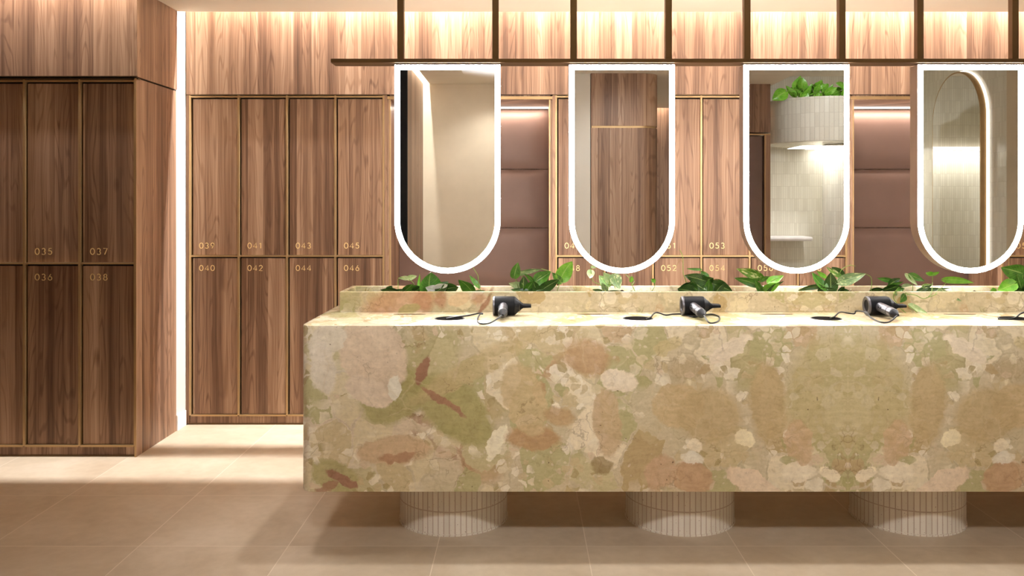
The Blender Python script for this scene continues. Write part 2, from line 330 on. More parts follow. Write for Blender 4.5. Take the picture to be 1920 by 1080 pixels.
def leaf_mat(name, c1, c2, varg=0.0, vcol=sr(222, 226, 170), rib=sr(176, 204, 120)):
    q = NT(name); uv = q.n('ShaderNodeUVMap').outputs[0]; u, v, _ = q.sep(uv)
    n = q.noise(q.pos(), 45, 3)
    c = q.ramp(n, [(.3, c1), (.7, c2)])
    au = q.math('ABSOLUTE', q.math('SUBTRACT', u, .5))
    if varg:
        nv = q.noise(q.comb(q.math('MULTIPLY', u, 3), q.math('MULTIPLY', v, 2.2), q.math('MULTIPLY', q.noise(q.pos(), 8, 1), 6)), 1.6, 3)
        c = q.mix(q.mr(nv, .60-varg*.3, .68-varg*.3, 0, .85), c, vcol)
    vein = q.math('SINE', q.math('MULTIPLY', q.math('SUBTRACT', v, q.math('MULTIPLY', au, .9)), 50))
    c = q.mix(q.mr(vein, .8, 1, 0, .18), c, rib)
    c = q.mix(q.mr(au, .012, .035, .7, 0), c, rib)
    q.b.inputs['Transmission Weight'].default_value = 0
    q.b.inputs['Subsurface Weight'].default_value = 0
    return q.out(c, .32, 0, .5)
M['leaf_dark'] = leaf_mat('dark_green_leaf', sr(30, 62, 20), sr(58, 98, 34))
M['leaf_mid'] = leaf_mat('mid_green_leaf', sr(52, 104, 30), sr(88, 146, 46))
M['leaf_bright'] = leaf_mat('bright_green_leaf', sr(98, 168, 40), sr(140, 200, 66))
M['leaf_varieg'] = leaf_mat('variegated_leaf', sr(66, 120, 36), sr(120, 168, 60), .30)
M['leaf_pale'] = leaf_mat('pale_green_leaf', sr(160, 190, 130), sr(200, 218, 172), .15)
M['leaf_grey'] = leaf_mat('grey_green_leaf', sr(100, 132, 84), sr(138, 164, 112), .1)
M['leaf_white'] = leaf_mat('white_veined_leaf', sr(236, 244, 234), sr(250, 252, 248), .3, (1, 1, 1))
M['stem'] = plain('green_stem', sr(120, 150, 60), .5)
M['stem_brown'] = plain('brown_stem', sr(150, 122, 66), .6)

# ------------------------------------------------------------------ mesh helpers
def link(name, bm, mat, parent=None, smooth=False, loc=None):
    me = bpy.data.meshes.new(name)
    bmesh.ops.recalc_face_normals(bm, faces=bm.faces[:])
    bm.to_mesh(me); bm.free()
    if smooth:
        for p in me.polygons: p.use_smooth = True
        try: me.set_sharp_from_angle(angle=math.radians(40))
        except Exception: pass
    o = bpy.data.objects.new(name, me); COL.objects.link(o)
    if mat: me.materials.append(M[mat] if isinstance(mat, str) else mat)
    if parent:
        o.parent = parent; o.matrix_parent_inverse = parent.matrix_world.inverted() if False else Matrix.Translation(-parent.location)
    if loc: o.location = loc
    return o
def thing(name, label, cat, loc=(0, 0, 0), group=None):
    o = bpy.data.objects.new(name, None); COL.objects.link(o); o.location = loc; o.empty_display_size = .05
    return tag(o, label, cat, group)
def tag(o, label, cat, group=None, kind=None):
    o['label'] = label; o['category'] = cat
    if group: o['group'] = group
    if kind: o['kind'] = kind
    return o
def struct(o):
    o['kind'] = 'structure'; return o
def box(bm, x0, x1, y0, y1, z0, z1, bev=0, seg=2):
    vs = [bm.verts.new((x, y, z)) for x in (x0, x1) for y in (y0, y1) for z in (z0, z1)]
    fs = [(0, 1, 3, 2), (4, 6, 7, 5), (0, 4, 5, 1), (2, 3, 7, 6), (0, 2, 6, 4), (1, 5, 7, 3)]
    faces = [bm.faces.new([vs[i] for i in f]) for f in fs]
    if bev:
        es = list({e for f in faces for e in f.edges})
        bmesh.ops.bevel(bm, geom=es, offset=bev, segments=seg, profile=.5, affect='EDGES')
def BM(*boxes, bev=0):
    bm = bmesh.new()
    for b in boxes: box(bm, *b, bev=bev)
    return bm
def prism(bm, pts, fn0, fn1, caps=True):
    a = [bm.verts.new(fn0(p)) for p in pts]; b = [bm.verts.new(fn1(p)) for p in pts]; n = len(pts)
    for i in range(n): bm.faces.new((a[i], a[(i+1) % n], b[(i+1) % n], b[i]))
    if caps: bm.faces.new(a[::-1]); bm.faces.new(b)
    return a, b
def lathe(bm, prof, axis='Z', n=40, c=(0, 0, 0), uvw=False):
    rings = []
    for (r, h) in prof:
        ring = []
        for i in range(n):
            t = 2*PI*i/n; a, b = r*math.cos(t), r*math.sin(t)
            p = {'Z': (a, b, h), 'X': (h, a, b), 'Y': (a, h, b)}[axis]
            ring.append(bm.verts.new((p[0]+c[0], p[1]+c[1], p[2]+c[2])))
        rings.append(ring)
    for r0, r1 in zip(rings, rings[1:]):
        for i in range(n): bm.faces.new((r0[i], r0[(i+1) % n], r1[(i+1) % n], r1[i]))
    bm.faces.new(rings[0][::-1]); bm.faces.new(rings[-1])
def catmull(pts, sub=6):
    P = [Vector(p) for p in pts]
    if len(P) < 3: return P
    P = [P[0]*2-P[1]]+P+[P[-1]*2-P[-2]]; out = []
    for i in range(1, len(P)-2):
        p0, p1, p2, p3 = P[i-1:i+3]
        for s in range(sub):
            t = s/sub
            out.append(.5*((2*p1)+(p2-p0)*t+(2*p0-5*p1+4*p2-p3)*t*t+(3*p1-p0-3*p2+p3)*t**3))
    out.append(P[-2]); return out
def tube(bm, pts, r0, r1=None, n=8, sub=6):
    r1 = r0 if r1 is None else r1
    P = catmull(pts, sub); up = Vector((0.13, .2, 1)).normalized(); rings = []
    for i, p in enumerate(P):
        d = (P[min(i+1, len(P)-1)]-P[max(i-1, 0)]).normalized()
        a = d.cross(up)
        if a.length < 1e-3: a = d.cross(Vector((1, 0, 0)))
        a.normalize(); b = d.cross(a); r = r0+(r1-r0)*i/max(1, len(P)-1)
        rings.append([bm.verts.new(p+a*r*math.cos(2*PI*k/n)+b*r*math.sin(2*PI*k/n)) for k in range(n)])
    for q0, q1 in zip(rings, rings[1:]):
        for k in range(n): bm.faces.new((q0[k], q0[(k+1) % n], q1[(k+1) % n], q1[k]))
    bm.faces.new(rings[0][::-1]); bm.faces.new(rings[-1])
def boxuv(o):
    """metre UVs by dominant normal"""
    me = o.data; uv = me.uv_layers.new(name='UVMap')
    for p in me.polygons:
        n = p.normal
        for li in p.loop_indices:
            c = me.vertices[me.loops[li].vertex_index].co
            uv.data[li].uv = (c.y, c.z) if abs(n.x) > .7 else ((c.x, c.y) if abs(n.z) > .7 else (c.x, c.z))
def cyluv(o, cx, cy, r):
    me = o.data; uv = me.uv_layers.new(name='UVMap')
    for p in me.polygons:
        a0 = math.atan2(p.center.y-cy, p.center.x-cx)
        for li in p.loop_indices:
            c = me.vertices[me.loops[li].vertex_index].co
            if abs(p.normal.z) > .7: uv.data[li].uv = (c.x, c.y); continue
            a = math.atan2(c.y-cy, c.x-cx)
            if a-a0 > PI: a -= 2*PI
            if a-a0 < -PI: a += 2*PI
            uv.data[li].uv = (a*r, c.z)
def P(px, py, d): return Vector(((px-VX)*d/F, d, H-(py-VY)*d/F))
def PX(px, d): return (px-VX)*d/F

# ------------------------------------------------------------------ setting
YB = 5.34; YL = 4.66
struct(link('floor', BM((-4.2, 4.8, -3.4, 6.4, -.1, 0)), 'floor'))
bmc = BM((-4.2, 4.8, -.62, 4.55, ZC, ZC+.6), (-4.2, -3.75, 4.55, 4.62, ZC, ZC+.6), (-.15, 4.8, 4.55, 4.61, ZC, ZC+.6),
         (-2.098, 4.8, 4.61, 5.22, ZC, ZC+.6), (-4.2, 4.8, 4.5, 5.4, ZS+.01, ZS+.1))
# side slot: re-cut by building the near part in pieces
bmc.free()
bmc = BM((-.905, 2.45, -.62, 4.55, ZC, ZC+.45), (2.45, 4.8, .9, 4.55, ZC, ZC+.45), (-4.2, -.967, -.62, 4.55, ZC, ZC+.45), (-.967, -.905, .66, 4.55, ZC, ZC+.45),
         (-4.2, -3.75, 4.55, 4.66, ZC, ZC+.45), (-.15, 4.8, 4.55, 4.61, ZC, ZC+.45),
         (-2.098, 4.8, 4.61, 5.22, ZC, ZC+.45), (-4.2, 4.8, .7, 6.2, ZS+.01, ZS+.1), (-4.2, 2.4, -.62, .7, ZS+.01, ZS+.1),
         (1.0, 2.45, -2.62, -.62, ZC, ZC+.45), (1.0, 2.45, -2.9, -2.6, ZS+.01, ZS+.1), (2.45, 4.8, -3.0, .9, 2.9, 3.1), (-1.2, 1.0, -3.0, -.62, ZC, ZC+.45))
struct(link('ceiling', bmc, 'ceiling'))
# back wall: cladding above the lockers (front plane y = 5.34)
struct(link('wall_back', BM((-2.098, 4.8, YB, 6.2, 2.062, ZS)), 'walnut_wall'))
struct(link('wall_niche', BM((-2.098, 4.8, 5.80, 6.2, 0, 2.062)), 'walnut_wall'))
# left projecting block: upper cladding
struct(link('wall_left', BM((-4.2, -2.098, YL, 5.2, 2.071, ZS)), 'walnut_wall'))
struct(link('wall_corner', BM((-2.5, -2.104, 5.2, 6.2, 0, ZS)), 'white_wall'))
struct(link('wall_far', BM((-4.3, -4.2, -.62, 6.2, 0, ZS)), 'walnut_wall'))  # unseen wall, given dark walnut to cut bounce onto the left lockers
struct(link('baseboard_corner', BM((-2.104, -2.094, 5.20, 5.335, 0, .095), bev=.002), 'skirting'))
# rear of the room (seen in the mirrors)
struct(link('wall_rear', BM((-1.1, .5, -.75, -.55, 0, ZC)), 'beige_wall'))
struct(link('wall_rear_left', BM((-1.12, -.967, -.55, .64, 0, ZC)), 'walnut_wall'))
struct(link('trim_1', BM((-1.14, -.955, .64, .672, 0, ZC)), 'dark_trim'))
struct(link('wall_entry', BM((-1.6, -1.14, .50, .64, 0, ZC)), 'white_wall'))
struct(link('wall_entry_left', BM((-4.2, -1.6, .50, .64, 0, ZC)), 'walnut_wall'))  # unseen stretch, split off in dark walnut to throw back less light
struct(link('wall_pier', BM((.45, .605, -.62, .10, 0, ZC)), 'white_wall'))
struct(link('wall_alcove', BM((.3, 2.5, -2.95, -2.75, 0, ZS)), 'walnut_wall'))
o = struct(link('wall_tiled', BM((2.36, 4.8, -2.6, -2.4, 0, 3.0)), 'white_tile')); boxuv(o)
o = struct(link('wall_right_tiled', BM((4.6, 4.8, -2.4, -.38, 0, 3.0)), 'white_tile')); boxuv(o)
struct(link('wall_right', BM((4.6, 4.8, -.38, 6.2, 0, ZS)), 'beige_wall'))

# ------------------------------------------------------------------ downlight fittings, also for the added fill and accent spots
for i, (x, y, p) in enumerate(FILL_DOWN+OVER+[a[:3] for a in FILL_ACC]):
    where = ['over the aisle left of the counter, added as fill', 'near the beige rear wall, added as fill', 'beside the rounded cabinet, added as fill', 'before the upholstered booth, added as fill', 'near the right wall, added as fill', 'above the counter before the leftmost mirror', 'above the counter before the second mirror', 'above the counter before the third mirror', 'above the counter before the rightmost mirror', 'washing the rounded cabinet, added as fill', 'washing the beige rear wall, added as fill'][i]
    t = thing('downlight', 'small recessed ceiling downlight '+where, 'ceiling light', (x, y, ZC), 'ceiling downlights')
    bm = bmesh.new(); lathe(bm, [(.05, ZC-.004), (.055, ZC-.006), (.055, ZC), (.04, ZC)], c=(x, y, 0), n=24); link('bezel', bm, 'bronze', t, True)
    bm = bmesh.new(); lathe(bm, [(.038, ZC-.008), (.038, ZC-.002)], c=(x, y, 0), n=24); link('lens', bm, 'lamp', t)

# ------------------------------------------------------------------ numerals
def arc(cx, cy, rx, ry, a0, a1, n=14):
    return [(cx+rx*math.cos(math.radians(a0+(a1-a0)*i/n)), cy+ry*math.sin(math.radians(a0+(a1-a0)*i/n))) for i in range(n+1)]
DIG = {'0': [arc(.35, .5, .31, .46, 0, 360, 24)], '1': [[(.12, .78), (.34, .96), (.34, .04)]],
       '2': [arc(.33, .7, .26, .26, 165, -38)+[(.06, .04), (.64, .04)]],
       '3': [arc(.32, .72, .23, .24, 150, -90)+arc(.32, .26, .27, .23, 90, -150)],
       '4': [[(.5, .04), (.5, .96), (.02, .28), (.68, .28)]],
       '5': [[(.58, .96), (.2, .96), (.13, .56)]+arc(.32, .33, .28, .29, 120, -150)],
       '6': [[(.46, .96), (.12, .46)]+arc(.34, .31, .27, .27, 155, 515, 24)],
       '7': [[(.05, .96), (.62, .96), (.24, .04)]],
       '8': [arc(.34, .73, .21, .22, 90, 450, 20), arc(.34, .27, .27, .24, 90, 450, 20)],
       '9': [[(.22, .04), (.56, .54)]+arc(.34, .69, .27, .27, -25, 335, 24)]}
def number_bm(txt, x, y, z, hgt, th=.0045):
    bm = bmesh.new(); cx = x
    for ch in txt:
        for line in DIG[ch]:
            L = [Vector((cx+px*hgt, 0, z+pz*hgt)) for px, pz in line]
            n = len(L); left = []; right = []
            for i in range(n):
                a = L[max(i-1, 0)]; b = L[min(i+1, n-1)]
                closed = (L[0]-L[-1]).length < 1e-5
                if closed and i in (0, n-1): a = L[n-2]; b = L[1]
                d = (b-a).normalized(); nn = Vector((-d.z, 0, d.x))*th/2
                left.append(L[i]+nn); right.append(L[i]-nn)
            v = [[bm.verts.new((p.x, yy, p.z)) for p in s] for yy in (y-.0015, y) for s in (left, right)]
            for i in range(n-1):
                bm.faces.new((v[0][i], v[0][i+1], v[1][i+1], v[1][i]))
                bm.faces.new((v[0][i], v[2][i], v[2][i+1], v[0][i+1]))
                bm.faces.new((v[1][i], v[1][i+1], v[3][i+1], v[3][i]))
        cx += hgt*(.98 if ch != '1' else .75)
    return bm
# ------------------------------------------------------------------ lockers
ZM = 1.053; ZT = 2.048; ZF = .058; PIT = .302; EDGE = .011
def locker(num, x0, x1, yf, z0, z1, upper, place):
    g = 'numbered walnut lockers'
    t = thing('locker', 'walnut locker numbered %s in the %s row %s' % (num, 'upper' if upper else 'lower', place), 'locker', ((x0+x1)/2, yf+.2, z0), g)
    yd = yf+.013
    link('carcass', BM((x0+.001, x1-.001, yd+.030, yf+.42, z0+.001, z1-.001)), 'carcass', t)
    d = link('door', BM((x0+.009, x1-.001, yd, yd+.019, z0+.002, z1-.008), bev=.0012), 'walnut', t)
    h = .037 if True else 0
    nz = z0+.042 if upper else z1-.088
    link('number', number_bm(num, x0+.048, yd, nz, .036), 'number', d)
def bank(nums, xl, yf, place, label, left_end=True, right_end=True, depth=.43):
    n = len(nums)//2; xr = xl+n*PIT
    t = thing('locker_bank', label, 'locker bank', ((xl+xr)/2, yf+.2, 0), 'locker banks')
    e = EDGE/2
    bm = bmesh.new()
    for i in range(n+1): box(bm, xl+i*PIT-e, xl+i*PIT+e, yf, yf+.03, ZF, ZT+.008)
    for i in range(n):
        for z in (ZF, ZM, ZT): box(bm, xl+i*PIT+e, xl+(i+1)*PIT-e, yf+.001, yf+.03, z-.005, z+.005)
    link('edging', bm, 'gold', t)
    link('top_rail', BM((xl-.02, xr+.02, yf-.001, yf+.03, ZT+.009, ZT+.0135)), 'bronze', t)
    link('plinth', BM((xl-e, xr+e, yf+.012, yf+.05, 0.008, ZF-.006)), 'walnut', t)
    link('kick_strip', BM((xl-e-.008, xr+e, yf+.008, yf+.05, 0, .008)), 'bronze', t)
    if left_end: link('side_panel', BM((xl-.024, xl-e-.001, yf, yf+depth, 0.009, ZT+.008)), 'walnut', t)
    if right_end: link('side_panel', BM((xr+e+.001, xr+.024, yf, yf+depth, .009, ZT+.008)), 'walnut', t)
    for i in range(n):
        x0 = xl+i*PIT+e; x1 = xl+(i+1)*PIT-e
        locker(nums[2*i], x0, x1, yf, ZM+.005, ZT-.005, True, place)
        locker(nums[2*i+1], x0, x1, yf, ZF+.005, ZM-.005, False, place)
    return t
NN = lambda a, b: ['%03d' % i for i in range(a, b+1)]
xb1 = PX(355.5, YB)
bank(NN(39, 46), xb1, YB+.006, 'left of the stone counter', 'gold-edged walnut locker frame with plinth beside the white corner wall, left of the counter', True, True)
xb2 = PX(1043, YB)
bank(NN(47, 58), xb2, YB+.006, 'behind the second and third mirrors', 'gold-edged walnut locker frame behind the second and third mirrors', True, True)
bank(NN(59, 62), 3.035, YB+.006, 'at the far right of the back wall', 'gold-edged walnut locker frame at the far right behind the last mirror', True, True)
t = bank(NN(31, 38), PX(251.5, YL)-4*PIT, YL+.006, 'of the dark bank at far left', 'dark gold-edged walnut locker frame in the projecting block at far left', False, False)
# end panel of the left block
link('side_panel', BM((-2.1125, -2.103, YL+.004, 5.2, .0, 2.062)), 'walnut', t)
link('front_edging', BM((-2.1125, -2.103, YL, YL+.003, .0, 2.062)), 'gold', t)
struct(link('shadow_gap_strip', BM((-3.7, -2.112, YL+.02, 5.19, 2.0625, 2.0705)), 'black'))  # near-black strip standing in for the shade in the gap above the lockers
struct(link('trim_3', BM((-3.7, -2.0975, YL-.0015, YL+.006, 2.071, 2.0745)), 'bronze'))

# ------------------------------------------------------------------ niches with padded backs
def niche(xl, xr, where):
    t = thing('padded_niche', 'walnut-lined padded recess with glowing top strip '+where, 'niche', ((xl+xr)/2, 5.5, 0), 'padded wall niches')
    link('lining', BM((xl, xl+.012, YB+.004, 5.79, 0, 2.03), (xr-.012, xr, YB+.004, 5.79, 0, 2.03), (xl+.012, xr-.012, YB+.02, 5.79, 2.03, 2.06)), 'walnut', t)
    link('edging', BM((xl+.0125, xl+.020, YB+.002, YB+.012, 0, 2.03), (xr-.020, xr-.0125, YB+.002, YB+.012, 0, 2.03), (xl, xr, YB+.002, YB+.018, 2.032, 2.05)), 'gold', t)
    link('strip_light', BM((xl+.013, xr-.013, 5.715, 5.735, 2.016, 2.027)), 'led_dim', t)
    for z0, z1, nm in ((1.615, 2.012, 'top'), (1.222, 1.61, 'middle'), (.83, 1.217, 'bottom'), (.40, .825, 'lowest')):
        bm = bmesh.new(); nx, nz = 14, 12; v = {}
        X0, X1 = xl+.014, xr-.014
        for i in range(nx+1):
            for j in range(nz+1):
                u = i/nx; s = j/nz; e = min(1, min(u, 1-u)*9, min(s, 1-s)*5); puff = .028*math.sin(e*PI/2)**.7 if e > 0 else 0
                v[i, j] = bm.verts.new((X0+(X1-X0)*u, 5.77-.012-puff, z0+(z1-z0)*s))
        for i in range(nx):
            for j in range(nz): bm.faces.new((v[i, j], v[i+1, j], v[i+1, j+1], v[i, j+1]))
        ed = [e for e in bm.edges if e.is_boundary]
        r = bmesh.ops.extrude_edge_only(bm, edges=ed)
        for q_ in r['geom']:
            if isinstance(q_, bmesh.types.BMVert): q_.co.y = 5.795
        link('padded_panel', bm, 'leather', t, True)
niche(xb1+4*PIT+.024+.001, xb2-.025, 'behind the first mirror')
niche(xb2+6*PIT+.025, 3.010, 'between the third and fourth mirrors')

# ------------------------------------------------------------------ stone counter
D1 = 3.35; D2 = 4.47; CX0 = PX(563, D1)-.0; CX1 = 3.5; ZCT = H-225*D1/F; ZCB = H-538*D1/F; DC = (D1+D2)/2
def rrect(x0, x1, y0, y1, r, n=8):
    pts = []
    for cx, cy, a in ((x1-r, y1-r, 0), (x0+r, y1-r, 90), (x0+r, y0+r, 180), (x1-r, y0+r, 270)):
        for i in range(n+1):
            t = math.radians(a+90*i/n); pts.append((cx+r*math.cos(t), cy+r*math.sin(t)))
    return pts
ct = thing('vanity_counter', 'long floating breccia stone counter with rounded end on tiled round pedestals', 'counter', ((CX0+CX1)/2, DC, 0))
bm = bmesh.new()
prof = [(0.006, ZCB), (.0018, ZCB+.0018), (0, ZCB+.006), (0, ZCT-.006), (.0018, ZCT-.0018), (.006, ZCT)]
rings = [[bm.verts.new((x, y, z)) for x, y in rrect(CX0+i, CX1-i, D1+i, D2-i, .052-i)] for i, z in prof]
for a, b in zip(rings, rings[1:]):
    n = len(a)
    for i in range(n): bm.faces.new((a[i], a[(i+1) % n], b[(i+1) % n], b[i]))
bm.faces.new(rings[0][::-1]); bm.faces.new(rings[-1])
link('stone_body', bm, 'marble', ct, True)
FR = .2353; FD = 3.778
for px in (851, 1274, 1699.5, 2122):
    x = PX(px, FD)
    bm = bmesh.new(); lathe(bm, [(FR+.004, 0), (FR+.004, .007), (FR, .0075), (FR, ZCB-.001)], n=96, c=(x, FD, 0))
    o = link('pedestal', bm, 'foot_tile', ct, True); cyluv(o, x, FD, FR)
MPX = [839, 1166, 1493.5, 1820]
DM = 3.88; MW = 198*DM/F; MT = .08
MX = [PX(p, DM) for p in MPX]
for k in range(4):
    xg = (-.303+.781*k); d = 3.553
    bm = bmesh.new(); lathe(bm, [(.0625, ZCT-.01), (.0625, ZCT+.0012), (.060, ZCT+.0016), (.0575, ZCT+.0012), (.0575, ZCT-.01)], n=40, c=(xg, d, 0)); 
    gr = link('cable_port', bm, 'dark_trim', ct, True)
    bm = bmesh.new(); lathe(bm, [(.0573, ZCT+.0002), (.0573, ZCT+.0008)], n=40, c=(xg, d, 0)); link('port_shade_disc', bm, 'hole', gr)  # flat dark disc painted as the shade inside an open port
    xs = -.487+.79*k; d = 3.69
    bm = bmesh.new(); prism(bm, [(xs+.07*math.cos(2*PI*i/32), d+.012*math.sin(2*PI*i/32)) for i in range(32)], lambda p: (p[0], p[1], ZCT+.0002), lambda p: (p[0], p[1], ZCT+.001))
    link('slot_plate', bm, 'slot', ct)
# stone planter trough on the counter
PD0 = 3.77; PD1 = 4.055; PZ = .99; PX0 = PX(636.5, PD0); PXE = 3.4; TH = .02
pt = thing('planter_trough', 'long low stone planter trough standing on the counter under the mirrors', 'planter', ((PX0+PXE)/2, DC, ZCT))
bm = bmesh.new()
o_ = rrect(PX0, PXE, PD0, PD1, .004, 2); i_ = rrect(PX0+TH, PXE-TH, PD0+TH, PD1-TH, .004, 2); n = len(o_)
def ringv(pts, z): return [bm.verts.new((x, y, z)) for x, y in pts]
R = [ringv(o_, ZCT+.0005), ringv(o_, PZ-.002), ringv(rrect(PX0+.002, PXE-.002, PD0+.002, PD1-.002, .003, 2), PZ), ringv(rrect(PX0+TH-.002, PXE-TH+.002, PD0+TH-.002, PD1-TH+.002, .004, 2), PZ), ringv(i_, PZ-.002), ringv(i_, ZCT+.02)]
for a, b in zip(R, R[1:]):
    for i in range(n): bm.faces.new((a[i], a[(i+1) % n], b[(i+1) % n], b[i]))
bm.faces.new(R[0][::-1]); bm.faces.new(R[-1])
link('trough', bm, 'marble', pt, True)
bm = bmesh.new(); NXs, NYs = 300, 14; v = {}
from mathutils import noise as mnoise
for i in range(NXs+1):
    for j in range(NYs+1):
        x = PX0+TH+.003+(PXE-PX0-2*TH-.006)*i/NXs; y = PD0+TH+.003+(PD1-PD0-2*TH-.006)*j/NYs
        z = .956+.014*mnoise.noise(Vector((x*9, y*9, 0)))+.010*mnoise.noise(Vector((x*40, y*40, 3)))
        v[i, j] = bm.verts.new((x, y, z))
for i in range(NXs):
    for j in range(NYs): bm.faces.new((v[i, j], v[i+1, j], v[i+1, j+1], v[i, j+1]))
for k in range(420):
    x = random.uniform(PX0+.05, 2.6); y = random.uniform(PD0+.035, PD1-.035); r = random.uniform(.004, .010)
    mt = Matrix.Translation((x, y, .955+random.uniform(0, .012))) @ Matrix.Rotation(random.random()*6, 4, 'Z') @ Matrix.Diagonal((r*random.uniform(1, 2), r, r*.8, 1))
    bmesh.ops.create_icosphere(bm, subdivisions=1, radius=1, matrix=mt)
tag(link('potting_soil', bm, 'soil', None, False), 'dark potting soil and bark filling the stone trough', 'soil', None, 'stuff')

# ------------------------------------------------------------------ hanging mirrors
def arch(cx, zt, w, h, n=40):
    r = w/2; zc = zt-h+r
    return [(cx-r, zt)]+[(cx+r*math.cos(PI+PI*i/n), zc+r*math.sin(PI+PI*i/n)) for i in range(n+1)]+[(cx+r, zt)]
ZMT = H+(VY-121)*DM/F; MH = 391*DM/F; RB = .0235
fr = thing('hanging_rail', 'long bronze ceiling-hung rail with slim uprights carrying the mirrors', 'mirror rail', (1.4, DM+.04, ZMT))
RZ0 = H+(VY-117.3)*(DM-.012)/F; RZ1 = H+(VY-110)*(DM-.012)/F
link('rail', BM((PX(620, DM-.012), 3.4, DM-.012, DM+.092, RZ0, RZ1), bev=.0006), 'bronze', fr)
for x in MX+[PX(2147, DM)]:
    for s in (-1, 1):
        xp = x+s*.2165
        link('upright', BM((xp-.0145, xp+.0145, DM+.022, DM+.058, RZ1, ZC), bev=.001), 'bronze', fr)
ORD = ['leftmost', 'second from left', 'third from left', 'rightmost']
REFL = ['reflecting a beige wall', 'reflecting a rounded wooden cabinet', 'reflecting a white tiled drum planter', 'reflecting an arched mirror']
for k, cx in enumerate(MX):
    t = thing('vanity_mirror', 'tall lit mirror, %s in the row, %s' % (ORD[k], REFL[k]), 'mirror', (cx, DM+MT/2, ZMT), 'lit vanity mirrors')
    bm = bmesh.new(); o1 = arch(cx, ZMT-.001, MW, MH)
    prism(bm, o1, lambda p: (p[0], DM+.002, p[1]), lambda p: (p[0], DM+MT-.002, p[1]))
    link('casing', bm, 'casing', t, True)
    for nm, nm2, ys, s in (('mirror_glass', 'light_ring', DM, 1), ('rear_glass', 'rear_light_ring', DM+MT, -1)):
        inn = arch(cx, ZMT-.001-RB, MW-2*RB, MH-2*RB)
        bm = bmesh.new(); prism(bm, inn, lambda p: (p[0], ys+.0016*s, p[1]), lambda p: (p[0], ys+.0002*s, p[1]))
        link(nm, bm, 'mirror', t)
        o1 = arch(cx, ZMT-.001, MW, MH) if s == 1 else arch(cx, ZMT-.007, MW-.012, MH-.012)
        bm = bmesh.new(); n = len(o1)
        a = [bm.verts.new((p[0], ys+.0018*s, p[1])) for p in o1]; b = [bm.verts.new((p[0], ys+.0018*s, p[1])) for p in inn]
        a2 = [bm.verts.new((p[0], ys+.0003*s, p[1])) for p in o1]; b2 = [bm.verts.new((p[0], ys+.0003*s, p[1])) for p in inn]
        for i in range(n):
            j = (i+1) % n
            bm.faces.new((a2[i], a2[j], b2[j], b2[i])); bm.faces.new((a[i], a[j], a2[j], a2[i])); bm.faces.new((b[i], b[j], b2[j], b2[i])); bm.faces.new((a[i], a[j], b[j], b[i]))
        link(nm2, bm, 'led' if s == 1 else 'led_rear', t)

